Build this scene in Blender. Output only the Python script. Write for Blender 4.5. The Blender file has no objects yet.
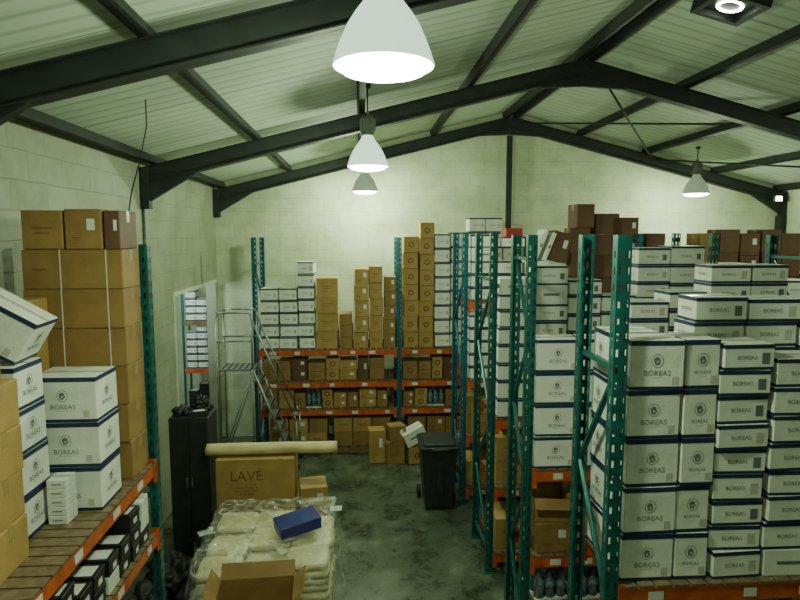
import bpy, bmesh, math, random
from mathutils import Matrix, Vector, noise
random.seed(7)
def U(a,b): return a+(b-a)*random.random()
COL = bpy.context.scene.collection

# ------------------------------------------------------------ materials
def mat(name, c, rough=0.6, metal=0.0, c2=None, scale=8.0, bump=0.0, bscale=40.0, emit=None, estr=0.0, lo=0.35, hi=0.65, detail=5):
    m = bpy.data.materials.new(name); m.use_nodes = True
    nt = m.node_tree; b = nt.nodes['Principled BSDF']
    b.inputs['Roughness'].default_value = rough
    b.inputs['Metallic'].default_value = metal
    tc = nt.nodes.new('ShaderNodeTexCoord')
    if c2 is None: c2 = tuple(x*0.78 for x in c)
    n = nt.nodes.new('ShaderNodeTexNoise'); n.inputs['Scale'].default_value = scale; n.inputs['Detail'].default_value = detail
    nt.links.new(tc.outputs['Object'], n.inputs['Vector'])
    r = nt.nodes.new('ShaderNodeValToRGB')
    r.color_ramp.elements[0].position = lo; r.color_ramp.elements[1].position = hi
    r.color_ramp.elements[0].color = (*c2,1); r.color_ramp.elements[1].color = (*c,1)
    nt.links.new(n.outputs['Fac'], r.inputs['Fac'])
    nt.links.new(r.outputs['Color'], b.inputs['Base Color'])
    if bump:
        n2 = nt.nodes.new('ShaderNodeTexNoise'); n2.inputs['Scale'].default_value = bscale
        nt.links.new(tc.outputs['Object'], n2.inputs['Vector'])
        bp = nt.nodes.new('ShaderNodeBump'); bp.inputs['Strength'].default_value = bump; bp.inputs['Distance'].default_value = 0.01
        nt.links.new(n2.outputs['Fac'], bp.inputs['Height']); nt.links.new(bp.outputs['Normal'], b.inputs['Normal'])
    if emit:
        b.inputs['Emission Color'].default_value = (*emit,1); b.inputs['Emission Strength'].default_value = estr
    return m

M_WHITE = mat('white_card',(0.78,0.81,0.74),0.6,c2=(0.60,0.63,0.55),scale=4,bump=0.2,lo=.25,hi=.6,detail=8)
M_NAVY  = mat('navy_print',(0.008,0.022,0.075),0.5,c2=(0.02,0.035,0.085),scale=30)
M_INK   = mat('grey_ink',(0.16,0.18,0.19),0.6)
M_BRN   = [mat('kraft_card_a',(0.42,0.27,0.085),0.7,c2=(0.33,0.20,0.06),scale=4,bump=0.2),
           mat('kraft_card_b',(0.30,0.18,0.055),0.7,c2=(0.22,0.125,0.037),scale=4,bump=0.2),
           mat('kraft_card_c',(0.14,0.066,0.033),0.7,c2=(0.095,0.045,0.024),scale=4,bump=0.2)]
M_SEAM  = mat('card_seam',(0.10,0.055,0.025),0.8)
M_TAPE  = mat('packing_tape',(0.42,0.31,0.14),0.25,c2=(0.34,0.25,0.10))
M_CTAPE = mat('clear_tape',(0.55,0.55,0.47),0.2)
M_LABEL = mat('paper_label',(0.72,0.73,0.68),0.5,c2=(0.60,0.61,0.56))
M_TEAL  = mat('teal_painted_steel',(0.008,0.13,0.115),0.4,0.2,c2=(0.005,0.075,0.07),scale=12)
M_TBLUE = mat('blue_painted_steel',(0.010,0.135,0.19),0.4,0.2,c2=(0.006,0.085,0.125),scale=12)
M_ORNG  = mat('orange_painted_steel',(0.62,0.12,0.028),0.45,0.0,c2=(0.40,0.07,0.02),scale=9)
M_WOOD  = mat('pallet_wood',(0.20,0.14,0.07),0.8,c2=(0.12,0.08,0.038),scale=14,bump=0.3)
M_STEEL = mat('dark_roof_steel',(0.013,0.020,0.017),0.6,0.0,c2=(0.008,0.012,0.010),scale=6)
M_GALV  = mat('galvanised_steel',(0.30,0.33,0.31),0.4,0.7,c2=(0.20,0.23,0.21),scale=15)
M_BLACK = mat('black_plastic',(0.010,0.012,0.012),0.6,c2=(0.006,0.007,0.008))
M_BLKC  = mat('black_card',(0.014,0.016,0.018),0.5)
M_BIN   = mat('bin_plastic',(0.018,0.027,0.026),0.45,c2=(0.012,0.017,0.016),bump=0.2,bscale=150)
M_BLUE  = mat('royal_blue_card',(0.010,0.015,0.17),0.35,c2=(0.007,0.010,0.12))
M_RED   = mat('red_card',(0.35,0.03,0.025),0.5)
M_SACK  = mat('cream_sack',(0.66,0.61,0.35),0.4,c2=(0.52,0.47,0.24),scale=5,bump=0.35,bscale=12)
M_ROLL  = mat('kraft_paper_roll',(0.58,0.49,0.26),0.6,c2=(0.48,0.39,0.19),scale=5,bump=.3,bscale=8)
M_PRINT = mat('brown_print',(0.17,0.075,0.03),0.6)
M_CAB   = mat('cabinet_steel',(0.030,0.040,0.038),0.45,0.2,c2=(0.020,0.027,0.026))
M_SHADE = mat('lit_lamp_acrylic',(0.60,0.66,0.56),0.4,0.0,c2=(0.5,0.56,0.46),emit=(.74,1,.78),estr=1.3)  # emission on the shade stands in for glare and haze around the lamp
M_SHADE2= mat('lamp_aluminium',(0.50,0.55,0.48),0.4,0.1,c2=(0.42,0.47,0.40),emit=(.7,1,.7),estr=.15)  # dimmer copy of the shade, its faint glow set by emission
M_HOUS  = mat('lamp_housing',(0.14,0.16,0.13),0.5,0.3)
M_GLOW  = mat('lamp_lens',(0.9,0.95,0.8),0.3,emit=(0.93,1.0,0.82),estr=22)
M_BOTT  = mat('blue_bottle_wrap',(0.05,0.09,0.28),0.2,c2=(0.16,0.20,0.30),scale=18)
M_BPACK = mat('bluish_film_pack',(0.20,0.28,0.32),0.25,c2=(0.04,0.08,0.11),scale=22)

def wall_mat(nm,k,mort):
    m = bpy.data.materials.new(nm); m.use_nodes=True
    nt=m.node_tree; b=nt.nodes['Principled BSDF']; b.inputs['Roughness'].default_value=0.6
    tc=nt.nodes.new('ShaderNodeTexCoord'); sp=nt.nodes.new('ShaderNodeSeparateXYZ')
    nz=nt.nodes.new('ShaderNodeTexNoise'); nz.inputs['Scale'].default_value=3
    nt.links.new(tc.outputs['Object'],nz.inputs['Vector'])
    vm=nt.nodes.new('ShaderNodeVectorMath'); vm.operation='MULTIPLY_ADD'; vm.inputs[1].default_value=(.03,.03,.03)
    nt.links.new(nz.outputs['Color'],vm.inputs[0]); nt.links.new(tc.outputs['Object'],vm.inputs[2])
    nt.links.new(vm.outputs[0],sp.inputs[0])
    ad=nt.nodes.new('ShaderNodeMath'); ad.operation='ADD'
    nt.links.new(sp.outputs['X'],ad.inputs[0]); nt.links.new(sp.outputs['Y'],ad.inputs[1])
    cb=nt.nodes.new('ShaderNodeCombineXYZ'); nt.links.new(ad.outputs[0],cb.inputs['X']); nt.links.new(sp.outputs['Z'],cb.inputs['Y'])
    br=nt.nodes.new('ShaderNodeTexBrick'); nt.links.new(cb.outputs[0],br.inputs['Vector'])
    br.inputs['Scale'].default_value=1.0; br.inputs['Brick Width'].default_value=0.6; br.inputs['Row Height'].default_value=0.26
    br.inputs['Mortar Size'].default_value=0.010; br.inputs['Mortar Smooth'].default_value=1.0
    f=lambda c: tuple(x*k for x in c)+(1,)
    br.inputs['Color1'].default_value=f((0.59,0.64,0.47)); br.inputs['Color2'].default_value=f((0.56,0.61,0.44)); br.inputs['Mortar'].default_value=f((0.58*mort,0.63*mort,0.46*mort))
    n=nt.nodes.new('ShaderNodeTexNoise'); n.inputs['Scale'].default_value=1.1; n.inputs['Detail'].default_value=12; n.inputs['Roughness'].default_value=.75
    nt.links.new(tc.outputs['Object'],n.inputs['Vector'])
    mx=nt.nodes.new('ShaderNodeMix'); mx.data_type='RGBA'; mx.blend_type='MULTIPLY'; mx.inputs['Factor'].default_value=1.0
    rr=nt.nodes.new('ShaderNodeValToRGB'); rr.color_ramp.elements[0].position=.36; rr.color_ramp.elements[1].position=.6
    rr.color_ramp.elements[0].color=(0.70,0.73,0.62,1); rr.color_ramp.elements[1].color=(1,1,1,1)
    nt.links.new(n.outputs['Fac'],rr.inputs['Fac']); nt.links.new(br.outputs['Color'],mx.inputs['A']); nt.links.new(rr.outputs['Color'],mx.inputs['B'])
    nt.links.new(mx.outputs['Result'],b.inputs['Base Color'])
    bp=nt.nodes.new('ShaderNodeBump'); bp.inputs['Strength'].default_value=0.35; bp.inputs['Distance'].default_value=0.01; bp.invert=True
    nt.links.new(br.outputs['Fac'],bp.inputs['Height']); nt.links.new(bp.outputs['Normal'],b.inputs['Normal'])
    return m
M_WALL=wall_mat('painted_block_wall',1.0,.82); M_WALLDIM=wall_mat('dimmed_block_wall',.52,.84)  # left wall copy darkened in colour to stand in for weaker light
def roof_mat():
    m=bpy.data.materials.new('profiled_roof_sheet'); m.use_nodes=True
    nt=m.node_tree; b=nt.nodes['Principled BSDF']; b.inputs['Roughness'].default_value=0.7
    tc=nt.nodes.new('ShaderNodeTexCoord')
    w=nt.nodes.new('ShaderNodeTexWave'); w.wave_type='BANDS'; w.bands_direction='Y'; w.inputs['Scale'].default_value=1.6; w.inputs['Distortion'].default_value=0.0
    nt.links.new(tc.outputs['Object'],w.inputs['Vector'])
    br=nt.nodes.new('ShaderNodeTexBrick'); nt.links.new(tc.outputs['Object'],br.inputs['Vector'])
    br.inputs['Scale'].default_value=1; br.inputs['Brick Width'].default_value=3.0; br.inputs['Row Height'].default_value=1.05; br.inputs['Mortar Size'].default_value=0.014; br.inputs['Mortar Smooth'].default_value=.8
    br.inputs['Color1'].default_value=(0.47,0.55,0.43,1); br.inputs['Color2'].default_value=(0.42,0.50,0.39,1); br.inputs['Mortar'].default_value=(0.19,0.22,0.17,1)
    r=nt.nodes.new('ShaderNodeValToRGB'); r.color_ramp.elements[0].position=0.0; r.color_ramp.elements[0].color=(.72,.74,.72,1); r.color_ramp.elements[1].position=.3; r.color_ramp.elements[1].color=(1,1,1,1)
    nt.links.new(w.outputs['Fac'],r.inputs['Fac'])
    mx=nt.nodes.new('ShaderNodeMix'); mx.data_type='RGBA'; mx.blend_type='MULTIPLY'; mx.inputs['Factor'].default_value=1.0
    nt.links.new(br.outputs['Color'],mx.inputs['A']); nt.links.new(r.outputs['Color'],mx.inputs['B'])
    nt.links.new(mx.outputs['Result'],b.inputs['Base Color'])
    bp=nt.nodes.new('ShaderNodeBump'); bp.inputs['Strength'].default_value=0.12; bp.inputs['Distance'].default_value=0.03
    nt.links.new(w.outputs['Fac'],bp.inputs['Height']); nt.links.new(bp.outputs['Normal'],b.inputs['Normal'])
    return m
M_ROOF=roof_mat()
def floor_mat():
    m=bpy.data.materials.new('worn_green_concrete'); m.use_nodes=True
    nt=m.node_tree; b=nt.nodes['Principled BSDF']
    tc=nt.nodes.new('ShaderNodeTexCoord')
    n=nt.nodes.new('ShaderNodeTexNoise'); n.inputs['Scale'].default_value=2.0; n.inputs['Detail'].default_value=15; n.inputs['Roughness'].default_value=0.78; n.inputs['Distortion'].default_value=.2
    nt.links.new(tc.outputs['Object'],n.inputs['Vector'])
    r=nt.nodes.new('ShaderNodeValToRGB'); e=r.color_ramp.elements
    e[0].position=.35; e[0].color=(0.022,0.036,0.021,1); e[1].position=.70; e[1].color=(0.19,0.225,0.15,1)
    x=e.new(.53); x.color=(0.066,0.09,0.055,1)
    nt.links.new(n.outputs['Fac'],r.inputs['Fac'])
    v=nt.nodes.new('ShaderNodeTexNoise'); v.inputs['Scale'].default_value=40; v.inputs['Detail'].default_value=6
    nt.links.new(tc.outputs['Object'],v.inputs['Vector'])
    mx=nt.nodes.new('ShaderNodeMix'); mx.data_type='RGBA'; mx.blend_type='OVERLAY'; mx.inputs['Factor'].default_value=0.7
    nt.links.new(r.outputs['Color'],mx.inputs['A']); nt.links.new(v.outputs['Fac'],mx.inputs['B'])
    nt.links.new(mx.outputs['Result'],b.inputs['Base Color'])
    r2=nt.nodes.new('ShaderNodeValToRGB'); r2.color_ramp.elements[0].color=(.18,.18,.18,1); r2.color_ramp.elements[1].color=(.45,.45,.45,1)
    r2.color_ramp.elements[0].position=.35; r2.color_ramp.elements[1].position=.65
    nt.links.new(n.outputs['Fac'],r2.inputs['Fac']); nt.links.new(r2.outputs['Color'],b.inputs['Roughness'])
    return m
M_FLOOR=floor_mat()
def film_mat():
    m=bpy.data.materials.new('clear_plastic_film'); m.use_nodes=True
    nt=m.node_tree; b=nt.nodes['Principled BSDF']
    b.inputs['Base Color'].default_value=(0.8,0.84,0.74,1); b.inputs['Roughness'].default_value=0.08
    tc=nt.nodes.new('ShaderNodeTexCoord'); n=nt.nodes.new('ShaderNodeTexNoise'); n.inputs['Scale'].default_value=4; n.inputs['Distortion'].default_value=2.5
    nt.links.new(tc.outputs['Object'],n.inputs['Vector'])
    r=nt.nodes.new('ShaderNodeValToRGB'); r.color_ramp.elements[0].position=.46; r.color_ramp.elements[1].position=.72
    r.color_ramp.elements[0].color=(.10,.10,.10,1); r.color_ramp.elements[1].color=(.6,.6,.6,1)
    nt.links.new(n.outputs['Fac'],r.inputs['Fac']); nt.links.new(r.outputs['Color'],b.inputs['Alpha'])
    bp=nt.nodes.new('ShaderNodeBump'); bp.inputs['Strength'].default_value=1; bp.inputs['Distance'].default_value=0.05
    nt.links.new(n.outputs['Fac'],bp.inputs['Height']); nt.links.new(bp.outputs['Normal'],b.inputs['Normal'])
    return m
M_FILM=film_mat()

# ------------------------------------------------------------ mesh builder
_txt={}
def text_data(s,size):
    k=(s,size)
    if k in _txt: return _txt[k]
    cu=bpy.data.curves.new('tmp_text','FONT'); cu.body=s; cu.size=size; cu.align_x='CENTER'; cu.align_y='CENTER'; cu.resolution_u=2
    ob=bpy.data.objects.new('tmp_text',cu); COL.objects.link(ob)
    dg=bpy.context.evaluated_depsgraph_get(); dg.update()
    me=bpy.data.meshes.new_from_object(ob.evaluated_get(dg))
    d=([v.co.copy() for v in me.vertices],[tuple(p.vertices) for p in me.polygons])
    bpy.data.objects.remove(ob); bpy.data.curves.remove(cu); bpy.data.meshes.remove(me)
    _txt[k]=d; return d

class MB:
    def __init__(s): s.bm=bmesh.new(); s.mats=[]
    def mi(s,m):
        if m not in s.mats: s.mats.append(m)
        return s.mats.index(m)
    def box(s,c,sz,m,bev=0,M=None):
        vs=bmesh.ops.create_cube(s.bm,size=1)['verts']
        for v in vs:
            v.co=Vector((v.co.x*sz[0]+c[0],v.co.y*sz[1]+c[1],v.co.z*sz[2]+c[2]))
            if M is not None: v.co=M@v.co
        fs=set(f for v in vs for f in v.link_faces); i=s.mi(m)
        for f in fs: f.material_index=i
        if bev:
            es=list(set(e for v in vs for e in v.link_edges))
            bmesh.ops.bevel(s.bm,geom=es,offset=bev,segments=1,affect='EDGES',profile=0.5)
    def rng(s,x0,x1,y0,y1,z0,z1,m,bev=0,M=None):
        s.box(((x0+x1)/2,(y0+y1)/2,(z0+z1)/2),(x1-x0,y1-y0,z1-z0),m,bev,M)
    def cyl(s,p0,p1,r,m,n=10,r2=None):
        p0=Vector(p0);p1=Vector(p1);d=p1-p0
        q=Vector((0,0,1)).rotation_difference(d.normalized()).to_matrix().to_4x4()
        vs=bmesh.ops.create_cone(s.bm,cap_ends=True,segments=n,radius1=r,radius2=(r if r2 is None else r2),depth=d.length,matrix=Matrix.Translation((p0+p1)/2)@q)['verts']
        i=s.mi(m)
        for f in set(f for v in vs for f in v.link_faces):
            f.material_index=i
            if len(f.verts)==4 and n>6: f.smooth=True
    def lathe(s,prof,m,n=32,c=(0,0,0)):
        i=s.mi(m); rings=[]
        for r,z in prof:
            rings.append([s.bm.verts.new((c[0]+max(r,1e-4)*math.cos(2*math.pi*k/n),c[1]+max(r,1e-4)*math.sin(2*math.pi*k/n),c[2]+z)) for k in range(n)])
        for a,b in zip(rings,rings[1:]):
            for k in range(n):
                f=s.bm.faces.new((a[k],a[(k+1)%n],b[(k+1)%n],b[k])); f.material_index=i; f.smooth=True
    def poly(s,pts,m):
        f=s.bm.faces.new([s.bm.verts.new(p) for p in pts]); f.material_index=s.mi(m)
    def prism(s,pts,y0,y1,m):
        a=[s.bm.verts.new((p[0],y0,p[1])) for p in pts]; b=[s.bm.verts.new((p[0],y1,p[1])) for p in pts]; i=s.mi(m)
        fs=[s.bm.faces.new(a),s.bm.faces.new(b[::-1])]
        for k in range(len(pts)): fs.append(s.bm.faces.new((a[k],b[k],b[(k+1)%len(pts)],a[(k+1)%len(pts)])))
        for f in fs: f.material_index=i
    def text(s,t,size,M,m):
        vs,fs=text_data(t,size); i=s.mi(m); nv=[s.bm.verts.new(M@v) for v in vs]
        for f in fs:
            try:
                g=s.bm.faces.new([nv[k] for k in f]); g.material_index=i
            except ValueError: pass
    def mesh(s,name):
        me=bpy.data.meshes.new(name); s.bm.normal_update(); s.bm.to_mesh(me); s.bm.free()
        for m in s.mats: me.materials.append(m)
        return me
def obj(name,me,loc=(0,0,0),rot=(0,0,0),parent=None,label=None,cat=None,group=None,kind=None):
    o=bpy.data.objects.new(name,me); o.location=loc; o.rotation_euler=rot
    if parent: o.parent=parent
    if label: o['label']=label
    if cat: o['category']=cat
    if group: o['group']=group
    if kind: o['kind']=kind
    COL.objects.link(o); return o
FRONT=lambda x,y,z: Matrix.Translation((x,y,z))@Matrix.Rotation(math.pi/2,4,'X')           # faces -Y
def SIDE(x,y,z,sgn): return Matrix.Translation((x,y,z))@Matrix.Rotation(sgn*math.pi/2,4,'Z')@Matrix.Rotation(math.pi/2,4,'X')

# ------------------------------------------------------------ room
XL,XR,XM=-2.9,9.0,3.05; ZE,ZR=5.2,6.7; YB,Y0=12.4,-3.0
SL=(ZR-ZE)/(XM-XL)
def roofz(x): return ZR-abs(x-XM)*SL
b=MB(); b.rng(-5.2,9.2,Y0-.2,14.2,-.15,0,M_FLOOR); obj('floor',b.mesh('floor'),kind='structure',label='worn green-grey concrete warehouse floor')
b=MB()
b.rng(XL-.2,XL,Y0-.2,9.5,0,ZE,M_WALLDIM); b.rng(XL-.2,XL,9.5,12.25,3.25,ZE,M_WALLDIM); b.rng(XL-.2,XL,12.25,YB,0,ZE,M_WALLDIM)
obj('wall_left',b.mesh('wall_left'),kind='structure',label='painted block side wall, dimness in its colour, with a wide doorway')
b=MB(); b.rng(XR,XR+.2,Y0-.2,YB+.2,0,ZE,M_WALL); obj('wall_right',b.mesh('wall_right'),kind='structure',label='painted block side wall')
def gable(name,y0,y1):
    b=MB(); b.prism([(XL-.2,0),(XR+.2,0),(XR+.2,ZE),(XM,ZR),(XL-.2,ZE)],y0,y1,M_WALL)
    obj(name,b.mesh(name),kind='structure',label='painted block gable wall')
gable('wall_back',YB,YB+.2); gable('wall_front',Y0-.4,Y0-.2)
b=MB()
b.prism([(XL-.25,ZE-.05),(XM,ZR),(XM,ZR+.12),(XL-.25,ZE+.08)],Y0-.4,YB+.2,M_ROOF)
b.prism([(XM,ZR),(XR+.25,ZE-.05),(XR+.25,ZE+.08),(XM,ZR+.12)],Y0-.4,YB+.2,M_ROOF)
obj('ceiling',b.mesh('ceiling'),kind='structure',label='pale profiled sheet pitched roof lining')
b=MB(); b.rng(-5.2,-5.0,8.6,14,0,3.6,M_WALL); obj('wall_side_room',b.mesh('wsr'),kind='structure')
b=MB(); b.rng(-5.2,-2.9,13.8,14.0,0,3.6,M_WALL); obj('wall_side_room_back',b.mesh('wsr'),kind='structure')
b=MB(); b.rng(-5.2,-3.1,8.6,8.8,0,3.6,M_WALL); obj('wall_side_room_front',b.mesh('wsr'),kind='structure')
b=MB(); b.rng(-3.1,-2.9,12.6,13.8,0,3.6,M_WALL); obj('wall_side_room_right',b.mesh('wsr'),kind='structure')
b=MB(); b.rng(-5.2,-3.1,8.6,14,3.6,3.7,M_ROOF); b.rng(-3.1,-2.9,12.6,14,3.6,3.7,M_ROOF); obj('ceiling_side_room',b.mesh('csr'),kind='structure')
b=MB(); b.rng(-3.12,-2.88,9.44,9.5,0,3.31,M_WALL); b.rng(-3.12,-2.88,9.5,12.25,3.25,3.31,M_WALL)
obj('trim_1',b.mesh('trim'),kind='structure',label='painted doorway surround')

def ibeam(b,p0,p1,depth,wid,m):
    p0=Vector(p0);p1=Vector(p1);d=(p1-p0);L=d.length;d.normalize()
    side=Vector((0,1,0)); up=d.cross(side)
    if up.z<0: up=-up
    side=up.cross(d)
    M=Matrix((( d.x,side.x,up.x,(p0.x+p1.x)/2),(d.y,side.y,up.y,(p0.y+p1.y)/2),(d.z,side.z,up.z,(p0.z+p1.z)/2),(0,0,0,1)))
    b.box((0,0,0),(L,.012,depth),m,M=M)
    b.box((0,0,depth/2-.006),(L,wid,.012),m,M=M); b.box((0,0,-depth/2+.006),(L,wid,.012),m,M=M)
for yy in (0.0,4.15,8.3,12.28):
    b=MB(); D=.22
    off=.13+D/2
    for s,xw in ((-1,XL+.02),(1,XR-.02)):
        ibeam(b,(xw,yy,roofz(xw)-off),(XM,yy,ZR-off),D,.14,M_STEEL)
        x2=xw-s*.8
        b.prism([(xw,roofz(xw)-off),(x2,roofz(x2)-off-.1),(xw,roofz(xw)-off-.38)],yy-.04,yy+.04,M_STEEL)
        xa,xb=(xw,xw+.1) if s<0 else (xw-.1,xw)
        b.rng(xa,xb,yy-.07,yy+.07,roofz(xw)-off-.42,roofz(xw)-.12,M_STEEL)
    b.prism([(XM-.7,ZR-off-.28),(XM,ZR-off-.24),(XM+.7,ZR-off-.28),(XM,ZR-off+.05)],yy-.03,yy+.03,M_STEEL)
    obj('steel_portal_frame',b.mesh('portal'),label='dark painted steel portal rafters under the pitched roof',cat='roof beam',group='steel portal frames under the roof')
for x in (-2.72,-1.4,0.0,1.45,2.93,3.17,4.5,5.9,7.4,8.8):
    b=MB(); z=roofz(x)-.01
    t=math.atan(SL)*(1 if x<XM else -1)
    M=Matrix.Translation((x,0,z))@Matrix.Rotation(-t,4,'Y')
    b.rng(-.025,.025,Y0-.15,YB-.02,-.12,0,M_STEEL,M=M); b.rng(-.025,.05,Y0-.15,YB-.02,-.12,-.11,M_STEEL,M=M)
    obj('roof_purlin',b.mesh('purlin'),label='dark steel purlin running along the roof slope',cat='roof beam',group='roof purlins')
for (xa,ya,xb,yb) in ((3.3,8.35,6.0,12.2),(6.0,8.35,3.3,12.2),(8.7,8.35,6.1,12.2),(6.0,4.2,8.7,8.25)):
    b=MB(); b.cyl((xa,ya,roofz(xa)-.2),(xb,yb,roofz(xb)-.2),.018,M_STEEL,8)
    obj('roof_brace_rod',b.mesh('brace'),label='thin steel diagonal brace between portal frames',cat='roof brace',group='roof bracing rods')
b=MB(); b.rng(3.0,3.1,12.24,12.34,0,6.2,M_STEEL); b.rng(2.95,3.15,12.19,12.39,0,.02,M_STEEL); obj('steel_column',b.mesh('column'),label='slim dark steel column against the gable wall',cat='column')
b=MB(); b.rng(XR-.14,XR-.02,12.2,12.38,0,4.6,M_STEEL); b.rng(XR-.2,XR,12.15,12.39,0,.02,M_STEEL); obj('steel_column',b.mesh('column'),label='dark steel column in the wall corner',cat='column')
b=MB(); b.cyl((XL+.02,8.3,0),(XL+.02,8.3,4.6),.018,M_GALV,8); obj('conduit_pipe',b.mesh('conduit'),label='thin grey conduit running up the side wall',cat='pipe')
b=MB()
pts=[Vector((-1.95,5.8,5.2)),Vector((-2.0,5.75,4.9)),Vector((-2.15,5.9,4.6)),Vector((-2.3,6.2,4.4)),Vector((-2.6,6.6,4.3)),Vector((-2.88,7.0,4.28))]
for p,q in zip(pts,pts[1:]): b.cyl(p,q,.006,M_BLACK,6)
b.cyl((-1.95,5.8,5.2),(-1.95,5.8,roofz(-1.95)-.01),.006,M_BLACK,6)
obj('hanging_cable',b.mesh('cable'),label='loose thin cable hanging from roof to wall',cat='cable')

# ------------------------------------------------------------ lamps
def lamp_parts():
    out=[(.055,.345),(.07,.33),(.08,.30),(.105,.265),(.14,.22),(.175,.165),(.205,.10),(.228,.04),(.24,.0),(.245,-.01),(.245,-.025)]
    inn=[(.232,-.02),(.218,.04),(.195,.10),(.165,.16),(.13,.215),(.095,.26),(.06,.31),(.05,.335)]
    b=MB(); b.lathe(out+inn,M_SHADE,40); sh=b.mesh('lamp_shade')
    b=MB(); b.lathe(out+inn,M_SHADE2,40); s2=b.mesh('lamp_shade')
    b=MB(); b.lathe([(0,.012),(.12,.006),(.228,-.01),(.228,-.026),(.20,-.05),(.13,-.068),(0,-.076)],M_GLOW,32); le=b.mesh('lamp_lens')
    b=MB(); b.lathe([(0,.58),(.05,.58),(.075,.56),(.08,.55),(.08,.36),(.06,.34),(0,.34)],M_HOUS,20)
    for k in range(12):
        a=k*math.pi/6; b.box((.085*math.cos(a),.085*math.sin(a),.46),(.02,.006,.14),M_HOUS,M=None)
    b.box((0,0,.60),(.03,.05,.06),M_HOUS)
    ho=b.mesh('lamp_housing')
    return sh,s2,le,ho
SH,SH2,LE,HO=lamp_parts()
LC=(0.81,1.0,0.66)
def lamp(x,y,z,label,power=120,sh=SH):
    e=obj('pendant_lamp',None,(x,y,z),label=label,cat='lamp',group='high-bay pendant lamps')
    obj('lamp_shade',sh,parent=e); obj('lamp_lens',LE,parent=e,label='glowing white lens'); obj('lamp_housing',HO,parent=e)
    b=MB(); L=roofz(x)-z-.0
    b.cyl((0,0,.6),(0,0,L),.008,M_STEEL,8); b.cyl((0,0,L-.04),(0,0,L),.04,M_STEEL,12)
    obj('hanging_rod',b.mesh('rod'),parent=e)
    ld=bpy.data.lights.new('bulb','POINT'); ld.energy=power; ld.color=LC; ld.shadow_soft_size=.1
    l=bpy.data.objects.new('bulb',ld); l.location=(0,0,-.19); l.parent=e; COL.objects.link(l)
lamp(.12,3.0,5.03,'large lit bell-shaped pendant lamp over the aisle',205)
lamp(.1,7.3,5.03,'lit bell-shaped pendant lamp over the aisle',185)
lamp(.1,11.3,5.02,'lit bell-shaped pendant lamp near the gable wall',195,SH2)
lamp(6.4,11.2,5.0,'lit bell-shaped pendant lamp above the racks by the gable wall',140,SH2)
lamp(6.4,6.6,5.03,'lit bell-shaped pendant lamp above the racks',80,SH2)
lamp(.1,-1.2,5.03,'lit bell-shaped pendant lamp over the aisle',45)
t=math.atan(SL)
e=obj('square_roof_light',None,(3.62,5.9,roofz(3.62)-.13),(0,t,0),label='square dark roof light with a small glowing ring',cat='lamp')
b=MB()
for (x0,x1,y0,y1) in ((-.26,.26,-.26,-.2),(-.26,.26,.2,.26),(-.26,-.2,-.2,.2),(.2,.26,-.2,.2)): b.rng(x0,x1,y0,y1,-.05,.12,M_STEEL)
b.rng(-.2,.2,-.2,.2,-.0,.02,M_STEEL); obj('frame',b.mesh('frame'),parent=e)
b=MB(); b.lathe([(.09,-.01),(.10,-.02),(.12,-.02),(.125,-.01),(.09,-.01)],M_GLOW,28); obj('ring_bulb',b.mesh('ring'),parent=e,label='glowing ring')
e=obj('wall_flood_light',None,(8.7,12.1,4.95),label='small lit flood light in the wall corner',cat='lamp')
b=MB(); b.box((0,.02,0),(.16,.08,.12),M_HOUS,.01); b.rng(-.01,.01,.05,.3,-.02,.02,M_STEEL); obj('lamp_body',b.mesh('fl'),parent=e)
b=MB(); b.box((0,-.026,0),(.13,.01,.09),M_GLOW); obj('lamp_lens',b.mesh('fl'),parent=e)
e=obj('ceiling_tube_light',None,(-4.0,11.2,3.5),label='lit tube lamp in the side room',cat='lamp')
b=MB(); b.box((0,0,.06),(.1,1.2,.08),M_LABEL,.01); obj('lamp_body',b.mesh('tl'),parent=e)
b=MB(); b.cyl((0,-.57,0),(0,.57,0),.02,M_GLOW,10); obj('lamp_tube',b.mesh('tl'),parent=e)
ld=bpy.data.lights.new('bulb','POINT'); ld.energy=80; ld.color=(.82,.97,1); ld.shadow_soft_size=.2
l=bpy.data.objects.new('bulb',ld); l.location=(0,0,-.2); l.parent=e; COL.objects.link(l)

# ------------------------------------------------------------ racks
_post={}
def post_mesh(h,m):
    k=(h,m.name)
    if k in _post: return _post[k]
    b=MB(); i=b.mi(m)
    zs=[0]; z=.06
    while z+.05<h: zs+= [z,z+.045]; z+=.1
    zs.append(h)
    def strip(fn,us,holes):
        g=[[b.bm.verts.new(fn(u,z)) for u in us] for z in zs]
        for r in range(len(zs)-1):
            for c in range(len(us)-1):
                if r%2==1 and c in holes: continue
                f=b.bm.faces.new((g[r][c],g[r][c+1],g[r+1][c+1],g[r+1][c])); f.material_index=i
    strip(lambda u,z:(u,0,z),[-.045,-.032,-.018,.018,.032,.045],(1,3))
    for sx in (-1,1):
        strip(lambda u,z:(sx*.045,u,z),[0,.026,.042,.07],(1,))
        strip(lambda u,z:(sx*u,.07,z),[.03,.045],())
    b.rng(-.07,.07,-.03,.10,0,.012,m)
    _post[k]=b.mesh('post'); return _post[k]
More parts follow.
